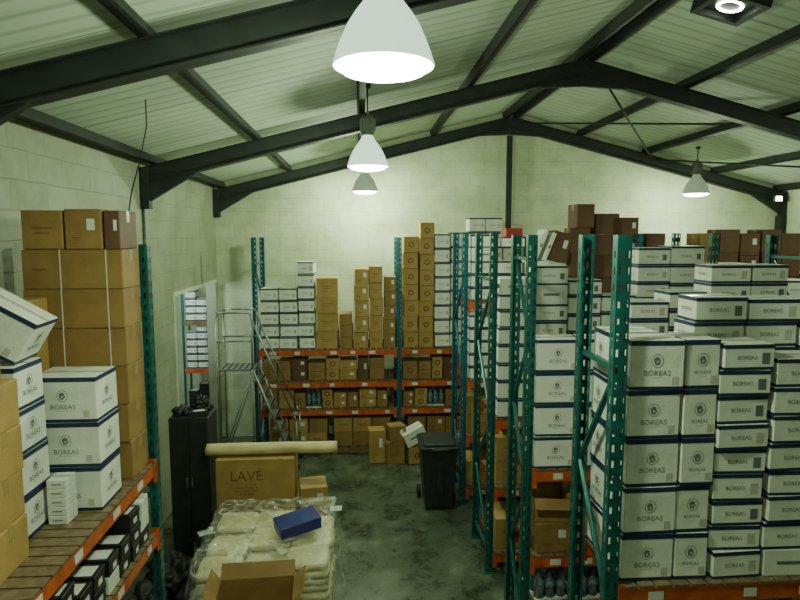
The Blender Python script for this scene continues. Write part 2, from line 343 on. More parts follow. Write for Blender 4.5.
def rack(name,loc,rz,frames,depth,height,levels,label,mp,sticker=True):
    e=obj(name,None,loc,(0,0,rz),label=label,cat='shelf rack',group='steel pallet racks')
    pm=post_mesh(height,mp)
    for x in frames:
        obj('upright_post',pm,(x,0,0),parent=e); obj('upright_post',pm,(x,depth,0),(0,0,math.pi),parent=e)
        z=.25; k=0; seg=min(.85,depth*1.2)
        b=MB()
        b.rng(x-.018,x+.018,.03,depth-.03,z-.03,z,mp)
        while z+seg<height-.1:
            a=(x,.04,z) if k%2==0 else (x,depth-.04,z); c=(x,depth-.04,z+seg) if k%2==0 else (x,.04,z+seg)
            b.cyl(a,c,.021,mp,6); z+=seg; k+=1
        b.rng(x-.018,x+.018,.03,depth-.03,z-.01,z+.02,mp)
        obj('frame_bracing',b.mesh('bracing'),parent=e)
    for x0,x1 in zip(frames,frames[1:]):
        for z in levels:
            for yy,s in ((.03,-1),(depth-.03,1)):
                b=MB(); zt=z-.018
                b.rng(x0+.048,x1-.048,yy-.022,yy+.022,zt-.11,zt,M_ORNG,.004)
                for xx in (x0+.052,x1-.052): b.box((xx,yy+s*.0,zt-.07),(.008,.07,.2),M_ORNG)
                b.box((x0+.07,yy+s*.024,zt-.07),(.05,.005,.2),M_ORNG); b.box((x1-.07,yy+s*.024,zt-.07),(.05,.005,.2),M_ORNG)
                if sticker and s<0:
                    xx=x0+.3
                    while xx<x1-.2:
                        b.box((xx,yy-.0235,zt-.055),(U(.08,.13),.003,.06),M_LABEL); xx+=U(.3,.7)
                obj('shelf_beam',b.mesh('beam'),parent=e)
            b=MB(); xx=x0+.12
            while xx<x1-.08:
                b.rng(xx-.05,xx+.05,.0,depth,z-.018,z,M_WOOD); xx+=.115
            obj('shelf_deck',b.mesh('deck'),parent=e,label='wooden slatted deck')
    return e
XC=1.58
rack('pallet_rack',(0,3.5,0),0,[XC,XC+2.7],.65,4.2,[.95,1.97],'teal rack with orange beams holding white wine cartons',M_TEAL)
rack('pallet_rack',(0,5.42,0),0,[XC,XC+2.7],.62,4.2,[.2,1.1,1.97],'teal rack with orange beams, white and brown cartons',M_TEAL)
rack('pallet_rack',(0,7.0,0),0,[XC,XC+2.7,XC+5.4],.95,4.22,[.25,1.1,1.97],'teal rack with orange beams and tall carton stacks',M_TEAL)
rack('pallet_rack',(0,8.95,0),0,[XC,XC+2.7,XC+5.4],.95,4.22,[.25,1.1,1.97,3.2],'blue-green rack with dark brown cartons on top',M_TBLUE)
rack('pallet_rack',(0,11.2,0),0,[-1.95,.73,3.4],1.0,4.15,[.9,1.44,2.06],'blue-green rack with orange beams along the gable wall',M_TBLUE)
rack('pallet_rack',(-1.8,0,0),math.pi/2,[2.55,5.27],.98,4.12,[.8,1.6,2.23],'teal rack with orange beams against the side wall',M_TEAL)

# ------------------------------------------------------------ cartons
_cm={}
def carton_mesh(kind,w,d,h):
    k=(kind,w,d,h)
    if k in _cm: return _cm[k]
    b=MB(); e=.0012
    if kind in('wine','flat'):
        b.rng(-w/2,w/2,-d/2,d/2,0,h,M_WHITE,.004)
        bh=.032 if kind=='wine' else .026
        for z,q in ((.001,bh*.7),(h-.002-bh,bh)):
            b.rng(-w/2-e,w/2+e,-d/2-e,-d/2+.001,z,z+q,M_NAVY); b.rng(-w/2-e,w/2+e,d/2-.001,d/2+e,z,z+q,M_NAVY)
            b.rng(-w/2-e,-w/2+.001,-d/2,d/2,z,z+q,M_NAVY); b.rng(w/2-.001,w/2+e,-d/2,d/2,z,z+q,M_NAVY)
        b.rng(-w/2+.002,w/2-.002,-.024,.024,h-.001,h+.0008,M_CTAPE)
        ts=min(w*.14,.048); o=d/2+.0018
        if kind=='wine':
            for Mx in (FRONT(0,-o,0),SIDE(w/2+.0018,0,0,1),SIDE(-w/2-.0018,0,0,-1)):
                b.text('BOREAS',ts,Mx@Matrix.Translation((0,h*.34,0)),M_INK)
                R1=.042; cy=h*.59
                for q in range(24):
                    a0=2*math.pi*q/24;a1=2*math.pi*(q+1)/24
                    b.poly([Mx@Vector((r*math.cos(a)*.9,cy+r*math.sin(a),0)) for r,a in ((R1-.004,a0),(R1,a0),(R1,a1),(R1-.004,a1))],M_INK)
                # wind-swept head crest: face, hair and puffed cheek
                b.poly([Mx@Vector((p[0],cy+p[1],0)) for p in ((-.016,-.024),(.006,-.026),(.012,-.014),(.022,-.008),(.014,.004),(.016,.014),(.002,.026),(-.014,.022),(-.024,.008),(-.020,-.008))],M_INK)
                b.poly([Mx@Vector((p[0],cy+p[1],0.0004)) for p in ((-.006,-.014),(.004,-.012),(.006,-.002),(-.004,.002))],M_WHITE)
                b.poly([Mx@Vector(p) for p in ((-w*.12,h*.25,0),(w*.12,h*.25,0),(w*.12,h*.255,0),(-w*.12,h*.255,0))],M_INK)
            b.box((w*.34,-d/2-e,h*.19),(.04,.001,.05),M_CTAPE)
        else:
            b.text('BOREAS',ts*.8,FRONT(-w*.05,-o,h*.48),M_INK)
            b.text('BOREAS',ts*.8,SIDE(-w/2-.0018,0,h*.48,-1),M_INK)
            b.box((w*.33,-d/2-e,h*.45),(.05,.001,.07),M_INK if int(w*100)%2 else M_CTAPE)
    elif kind=='shoe':
        b.rng(-w/2+.004,w/2-.004,-d/2+.004,d/2-.004,0,h-.03,M_BLKC,.003)
        b.rng(-w/2,w/2,-d/2,d/2,h-.045,h,M_BLKC,.003)
        b.rng(-w/2+.03,w/2-.03,-d/2+.03,d/2-.03,h-.001,h+.001,M_LABEL)
        b.box((w/2+.0008,0,h*.4),(.0012,d*.35,h*.35),M_LABEL)
    elif kind=='white':
        b.rng(-w/2,w/2,-d/2,d/2,0,h,M_WHITE,.005)
        b.rng(-w/2+.003,w/2-.003,-.02,.02,h-.001,h+.001,M_CTAPE); b.box((0,-d/2-.001,h*.5),(w*.5,.0012,h*.12),M_INK)
    elif kind=='blue':
        b.rng(-w/2+.004,w/2-.004,-d/2+.004,d/2-.004,0,h-.02,M_BLUE,.003); b.rng(-w/2,w/2,-d/2,d/2,h-.05,h,M_BLUE,.004)
    elif kind=='red':
        b.rng(-w/2,w/2,-d/2,d/2,0,h,M_RED,.004); b.rng(-w/2+.003,w/2-.003,-.02,.02,h-.001,h+.001,M_TAPE)
    elif kind=='pack':
        for a in range(3):
            for c in range(3):
                b.lathe([(0,0),(w/6-.002,0),(w/6-.002,h*.7),(w/16,h*.88),(w/16,h),(0,h)],M_BPACK,8,(-w/3+a*w/3,-d/3+c*d/3,0))
        b.rng(-w/2,w/2,-d/2,d/2,0,.02,M_LABEL)
    else:
        m=M_BRN[int(kind[1])]
        b.rng(-w/2,w/2,-d/2,d/2,0,h,m,.006)
        b.rng(-w/2+.005,w/2-.005,-.002,.002,h-.001,h+.0006,M_SEAM)
        b.rng(-w/2+.003,w/2-.003,-.025,.025,h-.001,h+.001,M_TAPE)
        for s in (-1,1): b.rng(s*w/2-.0015,s*w/2+.0015,-.025,.025,h-.09,h,M_TAPE)
        b.rng(-w/2+.006,w/2-.006,-d/2-.0008,-d/2+.001,.002,.006,M_SEAM)
        v=kind[2:]
        if v=='l':
            b.box((w*.22,-d/2-.001,h*.62),(w*.22,.0012,h*.28),M_LABEL)
            b.box((-w*.2,-d/2-.001,h*.3),(w*.25,.0012,.008),M_PRINT); b.box((-w*.2,-d/2-.001,h*.3-.02),(w*.18,.0012,.006),M_PRINT)
        elif v=='r':
            o=d/2+.0015; Mx=FRONT(0,-o,0)
            for q in range(20):
                a0=2*math.pi*q/20;a1=2*math.pi*(q+1)/20
                b.poly([Mx@Vector((r*math.cos(a),h*.5+r*math.sin(a),0)) for r,a in ((.03,a0),(.055,a0),(.055,a1),(.03,a1))],M_PRINT)
        elif v=='s':
            for xx in (-w*.12,w*.34): 
                b.rng(xx-.004,xx+.004,-d/2-.0015,d/2+.0015,h-.001,h+.0015,M_LABEL); b.rng(xx-.004,xx+.004,-d/2-.002,-d/2+.001,.0,h,M_LABEL)
            b.box((-w*.33,-d/2-.001,h*.5),(w*.14,.0012,.012),M_PRINT)
        elif v=='c':
            b.box((0,-d/2-.001,h*.55),(w*.5,.0012,.012),M_PRINT); b.box((0,-d/2-.001,h*.42),(w*.36,.0012,.008),M_PRINT)
            b.box((w/2+.001,0,h*.5),(.0012,d*.4,.012),M_PRINT); b.box((-w/2-.001,0,h*.5),(.0012,d*.4,.012),M_PRINT)
    _cm[k]=b.mesh('carton'); return _cm[k]
NM={'wine':('wine_carton','white wine carton with navy edges','carton'),
    'flat':('wine_carton','low white carton with navy bands','carton'),
    'shoe':('shoe_box','black shoe box with white lid','box'),
    'white':('white_carton','plain white taped carton','carton'),
    'blue':('gift_box','royal blue lidded gift box','box'),
    'red':('red_carton','small red taped carton','carton'),
    'pack':('bottle_tray','tray of bluish film-wrapped bottles','bottle pack')}
def put(kind,w,d,h,x,y,z,rz=0,where='',group=None,rot=None):
    if kind in NM: nm,lb,ct=NM[kind]
    else: nm,lb,ct='cardboard_carton',{'0':'tan','1':'brown','2':'dark brown'}[kind[1]]+' cardboard carton '+{'l':'with white label','r':'with round print','s':'with white straps','c':'with printed lines','':'closed with tape'}[kind[2:]],'carton'
    return obj(nm,carton_mesh(kind,w,d,h),(x,y,z),rot or (0,0,rz),label=' '.join((lb+' '+where).split()[:12]),cat=ct,group=group)
def col(kind,w,d,h,x,y,z,n,where,group,j=.008,jr=.03):
    for i in range(n): put(kind,w,d,h,x+U(-j,j),y+U(-j,j),z+i*(h+.0015),U(-jr,jr),where,group)
def mixcol(w,d,x,y,z,top,where,group,hs=(.182,.205,.235),j=.008,jr=.03,p=.04):
    zz=z
    while zz<top-.08:
        h=random.choice(hs); ww=round(w-random.choice((0,.008,.016)),3)
        k='wine' if h>.27 else 'flat'
        if random.random()<p: k='white'
        put(k,ww,d,h,x+U(-j,j),y+U(-j,j),zz,U(-jr,jr),where,group); zz+=h+.0015

RK='on a teal rack'
def open_carton(x,y,z,rz,w,d,h,m,fl,label):
    e=obj('open_carton',None,(x,y,z),(0,0,rz),label=label,cat='carton')
    b=MB(); t=.006
    b.rng(-w/2,w/2,-d/2,d/2,0,t,m); b.rng(-w/2,w/2,-d/2,-d/2+t,0,h,m); b.rng(-w/2,w/2,d/2-t,d/2,0,h,m); b.rng(-w/2,-w/2+t,-d/2,d/2,0,h,m); b.rng(w/2-t,w/2,-d/2,d/2,0,h,m)
    b.box((0,-d/2-.001,h*.5),(w*.4,.0012,.02),M_PRINT)
    obj('carton_body',b.mesh('oc'),parent=e)
    a=fl
    for (loc,rx,ry,L,W) in (((0,d/2,h),-.7,0,w,a),((0,-d/2,h),2.2,0,w,a*1.2),((w/2,0,h),0,.8,d,a),((-w/2,0,h),0,-.6,d,a)):
        b=MB()
        if rx: b.rng(-L/2,L/2,-.003,.003,0,W,m)
        else: b.rng(-.003,.003,-L/2,L/2,0,W,m)
        obj('flap',b.mesh('fl'),loc,(rx,ry,0),parent=e)
# --- row A
Z=1.97; wA=RK; gA='white cartons on the teal rack by the aisle entrance'
col('wine',.34,.27,.315,1.835,3.69,Z,5,wA,gA,j=.01)
col('wine',.215,.27,.315,2.13,3.70,Z,5,wA,gA,j=.008)
col('wine',.34,.27,.315,1.835,4.0,Z,5,wA,gA)
mixcol(.34,.28,2.43,3.70,Z,3.45,wA,gA,hs=(.165,.182),j=.012,jr=.04)
mixcol(.36,.28,2.80,3.69,Z,3.38,wA,gA,hs=(.165,.182,.20),j=.012,jr=.04)
col('wine',.34,.28,.315,3.18,3.70,Z,5,wA,gA)
mixcol(.36,.25,2.44,4.01,Z,3.82,wA,gA,hs=(.155,.17))
mixcol(.36,.25,2.82,4.01,Z,3.76,wA,gA,hs=(.155,.17)); mixcol(.36,.25,3.20,4.01,Z,3.70,wA,gA,hs=(.17,.19))
gL='brown cartons under the racks'
for x in (1.85,2.3,2.75,3.2): 
    put('b1l',.4,.5,.36,x,3.82,.95,U(-.03,.03),'under a rack shelf',gL)
put('b2',.4,.4,.3,2.65,3.85,1.312,.1,'under a rack shelf',gL)
# --- row B
g_='white cartons on the narrow teal rack'
col('wine',.42,.30,.312,1.86,5.6,Z,4,RK,g_)
col('wine',.42,.30,.312,2.31,5.6,Z,4,RK,g_)
mixcol(.37,.30,2.72,5.6,Z,3.62,RK,g_,hs=(.17,.19)); mixcol(.36,.30,3.10,5.6,Z,3.72,RK,g_,hs=(.17,.2))
mixcol(.40,.30,3.50,5.6,Z,3.98,RK,g_,hs=(.17,.19)); mixcol(.36,.30,3.90,5.6,Z,3.85,RK,g_,hs=(.17,.2))
put('b1l',.36,.45,.30,1.86,5.7,1.1,.08,'under a rack shelf',gL); open_carton(1.87,5.68,1.402,-.12,.34,.38,.24,M_BRN[1],.10,'open brown cardboard carton under a rack shelf')
for x,k in ((2.28,'b0l'),(2.7,'b1'),(3.1,'b0c'),(3.5,'b1l')):
    for n in range(2): put(k,.36,.45,.30,x,5.7,1.1+n*.302,U(-.08,.08),'under a rack shelf',gL)
for x,k in ((1.86,'b2l'),(2.3,'b1l'),(2.75,'b1'),(3.2,'b1l')):
    put(k,.40,.5,.38,x,5.7,.2,U(-.04,.04),'on a low rack shelf',gL)
    if x<2.5: put('pack',.34,.40,.26,x,5.70,.582,.1,'on a low rack shelf','bottle trays on a low rack shelf')
    else: put('b2c',.36,.4,.3,x,5.72,.582,U(-.08,.08),'on a low rack shelf',gL)
# --- row C
g_='white cartons on the deep teal rack'
for x,tp in ((1.87,3.65),(2.29,3.85),(2.71,3.7),(3.13,3.4),(3.55,3.95),(3.97,4.05),(4.57,3.75),(4.98,3.65),(5.39,3.6),(5.80,3.6)): mixcol(.41,.35,x,7.22,Z,tp,RK,g_,hs=(.19,.21,.23),j=.003,jr=.012)
for x,k in ((1.87,'b0c'),(2.3,'b1l'),(2.75,'b0'),(3.2,'b1')):
    for n in range(2): put(k,.4,.5,.3,x,7.35,1.1+n*.302,U(-.03,.03),'under a rack shelf',gL)
    put(k,.4,.5,.4,x,7.35,.25,U(-.03,.03),'on a low rack shelf',gL)
# --- row D
w_='on a blue-green rack'; g_='cartons on the blue-green rack'
for x in (1.86,2.28,2.7): 
    col('flat',.38,.35,.2,x,9.2,Z,5,w_,g_); mixcol(.38,.35,x,9.2,3.2,(4.2 if x<2 else 3.8),w_,g_,hs=(.2,.2))
for x,k in ((1.87,'b0c'),(2.35,'b1l')):
    for n in range(2): put(k,.42,.5,.3,x,9.3,1.1+n*.302,0,'under a rack shelf',gL)
    put(k,.42,.5,.4,x,9.3,.25,0,'on a low rack shelf',gL)
for i,(w,h,dx) in enumerate(((.34,.36,0),(.33,.36,.02),(.30,.38,-.03),(.28,.36,.03))): put('b2c',w,.35,h,3.40+dx,9.2,3.2+sum((.36,.36,.38,.36)[:i])+.002*i,U(-.12,.12),w_,g_)
for i,(w,h,dx) in enumerate(((.38,.34,0),(.38,.34,.0),(.36,.32,-.02),(.38,.32,.02))): put('b2',w,.35,h,3.80+dx,9.3,3.2+sum((.34,.34,.32,.32)[:i])+.002*i,U(-.08,.08),w_,g_)
col('b2l',.26,.35,.315,4.14,9.2,3.2,4,w_,g_,j=.01,jr=.05)
col('b2c',.30,.35,.34,4.55,9.2,3.2,3,w_,g_,j=.02)
put('b2l',.30,.35,.45,3.0,9.2,3.80,0,w_+' leaning',g_,rot=(0,.26,0))
put('white',.06,.4,.5,2.66,9.2,3.81,0,w_+' leaning',g_,rot=(0,.38,0))
put('white',.06,.4,.45,2.80,9.2,3.81,0,w_+' leaning',g_,rot=(0,.38,0))
put('red',.26,.3,.13,2.34,9.2,4.17,.05,w_)
put('flat',.34,.3,.17,2.34,9.2,3.806+.2,0,w_,g_)
for x,k in ((5.40,'b1c'),(5.74,'b2c'),(6.08,'b2l'),(6.42,'b2c'),(6.74,'b2')): col(k,.31,.4,(.36 if k=='b2c' else .34),x,9.2,3.2,3,w_,g_,j=.01,jr=.04)
# --- back rack
g_='cartons on the gable wall rack'; w_='on the gable wall rack'; Z=2.06
for k,w,h,x,n in (('flat',.32,.228,-1.70,5),('flat',.32,.228,-1.35,5),('flat',.29,.233,-1.01,7),('b0c',.40,.333,-.63,4),('b1',.24,.22,-.27,3),
                  ('b0l',.26,.30,.02,5),('b0c',.24,.31,.30,5),('b1l',.22,.27,.56,5),('b0r',.28,.30,.95,7),('b0r',.27,.295,1.25,8),('flat',.28,.268,1.55,8),
                  ('flat',.3,.272,1.87,8),('flat',.3,.272,2.2,9),('flat',.3,.272,2.53,9),('flat',.3,.272,2.86,8)):
    col(k,w,.4,h,x,11.45,Z,n,w_,g_,j=.012,jr=.05)
for lv,hh in ((1.44,.42),(.9,.36)):
    for x0,x1 in ((-1.88,.67),(.80,2.4)):
        x=x0
        while x<x1-.24:
            w=round(random.choice((.20,.24,.28,.32)),2); h=round(hh*random.choice((.8,.9,1.0)),2); k=random.choice(('b0c','b1l','b1c','b0l','b2l','b1r','pack','b0r'))
            if k=='pack': h=.3
            if random.random()<.12: k='white'
            if random.random()<.35 and k!='pack':
                h2=round(h/2-.002,3); put(k,w,.4,h2,x+w/2+.01,11.5,lv,U(-.03,.03),w_,g_); put(k,w,.4,h2,x+w/2+.01,11.5,lv+h2+.0015,U(-.05,.05),w_,g_)
            else: put(k,w,.4,h,x+w/2+.01,11.5,lv,U(-.03,.03),w_,g_)
            x+=w+.022
def pallet(x,y,z,w=1.2,d=1.0):
    b=MB()
    for yy in (-d/2+.05,0,d/2-.05): b.rng(-w/2,w/2,yy-.05,yy+.05,.02,.11,M_WOOD)
    n=7
    for i in range(n):
        xx=-w/2+.05+i*(w-.1)/(n-1); b.rng(xx-.05,xx+.05,-d/2,d/2,.11,.13,M_WOOD)
    for xx in (-w/2+.05,0,w/2-.05): b.rng(xx-.05,xx+.05,-d/2,d/2,0,.02,M_WOOD)
    return obj('wooden_pallet',b.mesh('pallet'),(x,y,z),label='slatted wooden pallet on the concrete floor',cat='pallet',group='wooden pallets on the floor')
pallet(-1.2,11.65,0,1.15,.85); pallet(.02,11.65,0,1.15,.85); pallet(1.45,11.65,0,1.15,.85)
for xa in (-1.2,.02,1.45):
    for i in range(3):
        for n in range(2):
            put(random.choice(('b0c','b1l','b1','b0l')),.35,.5,.28,xa-.37+i*.37,11.55,.13+n*.282,U(-.03,.03),'on a floor pallet','cartons on floor pallets')
put('b0l',.30,.28,.62,.28,10.85,0,.08,'before the wall rack')
put('b1c',.34,.30,.40,.64,10.82,0,-.1,'before the wall rack')
put('b0r',.30,.28,.30,1.0,10.78,0,.15,'before the wall rack')
put('white',.42,.30,.26,1.02,10.8,.39,0,'tilted on a brown carton',None,rot=(0,-.42,.2))
put('b0',.28,.28,.45,1.38,10.85,0,.1,'before the wall rack')
put('b1l',.30,.28,.3,.64,10.82,.402,.3,'before the wall rack')

# --- left rack
g_='cartons on the side wall rack'; w_='on side wall rack'; Z=2.23
col('wine',.46,.36,.325,-2.09,4.44,Z,3,w_,g_,j=.004,jr=.015)
col('b1s',.76,.36,.308,-2.23,5.0,Z,6,w_,g_,j=.008)
put('b1c',.30,.34,.30,-2.45,5.0,Z+6*.3095+.001,.02,'atop strapped stack'); put('b1l',.28,.34,.31,-2.135,5.0,Z+6*.3095+.001,-.03,'atop strapped stack'); put('b2l',.12,.34,.30,-1.92,5.0,Z+6*.3095+.001,-.02,'atop strapped stack')
col('b0l',.32,.34,.298,-2.55,4.56,Z,5,w_,g_)
col('wine',.36,.34,.285,-2.34,3.98,Z,4,w_,g_)
col('b0l',.44,.36,.278,-2.27,3.48,Z,4,w_,g_)
put('b1',.25,.34,.3,-2.67,4.0,Z,0,w_,g_); put('b1',.25,.34,.3,-2.67,4.0,Z+.302,0,w_,g_); put('b1l',.25,.34,.3,-2.67,4.0,Z+.604,0,w_,g_)
put('b0l',.40,.3,.30,-2.33,3.50,Z+4*.2797+.001,.1,w_,g_)
put('wine',.46,.34,.30,-2.40,4.02,3.50,0,'tilted on other cartons',None,rot=(0,.55,.1))
for n in range(5): put('white',.13,.15,.062,-2.07,4.13,Z+n*.0635,U(-.05,.05),'on the rack edge','small boxes in front of the white cartons')
y=3.0; Z=1.6
while y<5.1:
    for x in (-1.99,-2.33):
        n=3 if x<-2.2 else random.choice((2,3,3))
        for i in range(n): put('shoe' if random.random()<.72 else 'white',.32,.19,.13,x+U(-.01,.01),y,Z+i*.1315,U(-.08,.08),'on a low side wall shelf','shoe boxes on the lower shelf')
    y+=.22
y=3.3
while y<5.0:
    put('b1l',.5,.4,.35,-2.2,y,.8,U(-.03,.03),'on a low side wall shelf',gL); y+=.45

e=obj('shelving_unit',None,(-3.72,12.75,0),label='metal shelving with orange beams beyond the doorway',cat='shelf')
for xx in (0,.72):
    for yy in (0,.45):
        b=MB(); b.rng(xx-.02,xx+.02,yy-.02,yy+.02,0,3.1,M_TEAL); obj('post',b.mesh('p'),parent=e)
for z in (.1,1.38,2.4):
    b=MB(); b.rng(.02,.70,-.02,.47,z-.03,z,M_WOOD); b.rng(.02,.70,-.035,-.02,z-.09,z,M_ORNG if z<2 else M_WOOD); obj('shelf',b.mesh('s'),parent=e)
for z,n,k in ((.1,6,'shoe'),(1.38,6,'flat'),(2.4,4,'flat')):
    for xx in (-3.57,-3.35,-3.13):
        for i in range(n-int(U(0,2))): put(k,.2,.3,.155,xx,12.95,z+i*.1565,U(-.05,.05),'beyond the doorway','boxes beyond the doorway')

# ------------------------------------------------------------ centre goods
pallet(-1.0,6.35,0,1.3,1.3)
def sack_mesh(seed):
    b=MB(); i=b.mi(M_SACK); nu,nv=16,8; w,d,h=.44,.415,.078
    def P(u,v):
        cu,su=math.cos(u),math.sin(u); cv,sv=math.cos(v),math.sin(v)
        f=lambda t,p: math.copysign(abs(t)**p,t)
        return Vector((w/2*f(cv,.28)*f(cu,.26),d/2*f(cv,.28)*f(su,.26),h/2+h/2*f(sv,.55)))
    rings=[]
    for a in range(nv+1):
        v=-math.pi/2+math.pi*a/nv
        rg=[]
        for k in range(nu*2):
            p=P(2*math.pi*k/(nu*2),v*.97); q=p*7+Vector((seed,0,0)); p+=Vector((.010*noise.noise(q),.010*noise.noise(q+Vector((5,0,0))),.010*noise.noise(q*2))); p.z=min(max(p.z,0),h)
            rg.append(b.bm.verts.new(p))
        rings.append(rg)
    N=nu*2
    for a,c in zip(rings,rings[1:]):
        for k in range(N):
            f=b.bm.faces.new((a[k],a[(k+1)%N],c[(k+1)%N],c[k])); f.material_index=i; f.smooth=True
    for rg,rv in ((rings[0],True),(rings[-1],False)):
        f=b.bm.faces.new(rg[::-1] if rv else rg); f.material_index=i
    return b.mesh('sack')
SK=[sack_mesh(s) for s in (1,11,23)]
for L in range(10):
    for i in range(3):
        for j in range(3):
            if L==9 and (i,j) in ((0,0),(2,2),(1,0),(0,1)): continue
            if L<6 and i==1 and j==1: continue
            obj('cream_sack',SK[(L+i+j)%3],(-1.44+i*.443+U(-.016,.016),5.94+j*.418+U(-.01,.01),.13+L*.0785),(0,0,U(-.05,.05)),label='flat cream packed sack stacked on a wooden pallet',cat='sack',group='cream sacks stacked on the pallet')
b=MB(); i=b.mi(M_FILM); nx,ny=64,70; g=[]
for a in range(nx+1):
    row=[]
    for c in range(ny+1):
        x=-1.82+a*1.64/nx; y=5.58+c*1.54/ny
        ex=max(0,-1.69-x, x+.33)*8; ey=max(0,5.71-y)*8
        z=.975+.07*abs(noise.noise(Vector((x*3.5,y*3.5,1))))+.05*abs(noise.noise(Vector((x*7,y*7,4))))-min(.75,(ex*.6+ey*.6))
        row.append(b.bm.verts.new((x+.04*noise.noise(Vector((z*8,y*6,0))),y+.04*noise.noise(Vector((z*8,x*6,3))),z)))
    g.append(row)
for a in range(nx):
    for c in range(ny):
        f=b.bm.faces.new((g[a][c],g[a+1][c],g[a+1][c+1],g[a][c+1])); f.material_index=i; f.smooth=True
obj('plastic_film',b.mesh('film'),label='crumpled clear plastic film draped over the cream sacks',cat='plastic film')
put('blue',.46,.28,.13,-.70,6.32,1.01,0,'on film-wrapped sacks',None,rot=(.08,-.10,.42))

put('b2c',.70,.44,.64,-.96,5.15,0,.03,'under an open carton')
open_carton(-.96,5.15,.642,.05,.68,.42,.38,M_BRN[1],.14,'open empty cardboard carton with raised flaps')

put('b1',1.0,.56,.80,-1.32,7.52,0,0,'under the large printed carton')
b=MB(); w,d,h=.96,.52,.64; b.rng(-w/2,w/2,-d/2,d/2,0,h,M_BRN[0],.006)
b.rng(-w/2+.003,w/2-.003,-.03,.03,h-.001,h+.001,M_TAPE); b.rng(w/2-.001,w/2+.0015,-.03,.03,h-.1,h,M_TAPE)
b.text('LAVÉ',.18,FRONT(-.11,-d/2-.002,h*.66),M_PRINT)
for k,ww in enumerate((.26,.32,.18)):
    n=int(ww/.022)
    for q in range(n):
        if q%5!=4: b.box((-.11-ww/2+(q+.5)*ww/n,-d/2-.001,h*.43-k*.04),(.014,.0012,.014),M_PRINT)
b.box((-.36,-d/2-.001,h*.12),(.08,.0012,.05),M_PRINT); b.box((.3,-d/2-.001,h*.12),(.14,.0012,.04),M_PRINT)
obj('printed_carton',b.mesh('lave'),(-1.32,7.52,.802),(0,0,.02),label='large tan carton with bold brown lettering',cat='carton')
# paper roll: slightly squashed, wavy wound sheet with an open hollow end
b=MB(); i=b.mi(M_ROLL); L=1.62; r=.085; N=28; S=26; outer=[];inner=[]
for s in range(S+1):
    y=-L/2+L*s/S; ro=[];ri=[]
    for k in range(N):
        a=2*math.pi*k/N; w1=1+.10*noise.noise(Vector((math.cos(a)*1.3,math.sin(a)*1.3,y*2.2)))
        ro.append(b.bm.verts.new((r*w1*.84*math.cos(a),r*w1*1.08*math.sin(a),y))); ri.append(b.bm.verts.new((r*.55*.84*math.cos(a),r*.55*math.sin(a),y)))
    outer.append(ro); inner.append(ri)
def q4(a,b_,c,d): 
    f=b.bm.faces.new((a,b_,c,d)); f.material_index=i; f.smooth=True
for s in range(S):
    for k in range(N):
        k2=(k+1)%N; q4(outer[s][k],outer[s][k2],outer[s+1][k2],outer[s+1][k]); q4(inner[s][k2],inner[s][k],inner[s+1][k],inner[s+1][k2])
for s in (0,S):
    for k in range(N):
        k2=(k+1)%N; q4(outer[s][k2],outer[s][k],inner[s][k],inner[s][k2])
obj('paper_roll',b.mesh('roll'),(-1.12,7.42,1.445+.078),(0,math.pi/2,.01),label='long cream paper roll lying across the large carton',cat='paper roll')
put('b0c',.36,.40,.36,-.60,7.45,0,.05,'beside the printed carton'); put('b1c',.36,.40,.36,-.60,7.45,.362,0,'beside the printed carton'); put('b0l',.34,.36,.34,-.62,7.42,.724,.15,'beside the printed carton')

# ------------------------------------------------------------ cabinet
e=obj('steel_cabinet',None,(-2.22,7.9,0),label='tall dark grey steel cabinet by the side wall',cat='cabinet')
b=MB(); b.rng(-.25,.25,-.24,.24,.04,1.86,M_CAB,.008); b.rng(-.23,.23,-.22,.22,0,.04,M_BLACK); obj('cabinet_body',b.mesh('cab'),parent=e)
for s in (-1,1):
    b=MB(); b.rng(s*.124-.118,s*.124+.118,-.256,-.241,.08,1.82,M_CAB,.004); dr=obj('door',b.mesh('cd'),parent=e)
    b=MB(); b.rng(s*.03-.008,s*.03+.008,-.285,-.258,.95,1.08,M_GALV,.003); obj('handle',b.mesh('ch'),parent=dr)
def bag(x,y,z,sx,sy,sz,seed,label,name='black_bag'):
    b=MB(); bmesh.ops.create_icosphere(b.bm,subdivisions=5,radius=1); b.mi(M_BLACK)
    for v in b.bm.verts:
        p=v.co.copy(); n=1+.5*noise.noise(p*1.9+Vector((seed,0,0)))+.22*noise.noise(p*4.5+Vector((0,seed,0)))
        q=p*n
        v.co=Vector((q.x*sx,q.y*sy,max(q.z,-.6)*sz+.6*sz))
    for f in b.bm.faces: f.smooth=True
    obj(name,b.mesh('bag'),(x,y,z),label=label,cat='bag')
bag(-2.36,7.85,1.862,.10,.14,.06,1,'crumpled black bag on top of the steel cabinet'); bag(-2.12,7.97,1.862,.11,.12,.12,5,'small black bag on top of the steel cabinet')
put('shoe',.2,.13,.07,-2.10,7.75,1.862,.3,'on the cabinet')
bag(-2.2,6.9,0,.34,.28,.26,9,'slumped black rubbish bag beside the cabinet','rubbish_bag')
bag(-2.3,6.1,0,.30,.30,.28,13,'slumped black rubbish bag by the side wall','rubbish_bag')
put('b2l',.35,.35,.4,-1.9,7.25,0,.2,'beside the dark cabinet'); put('shoe',.32,.2,.13,-1.9,7.25,.402,.5,'beside the dark cabinet')

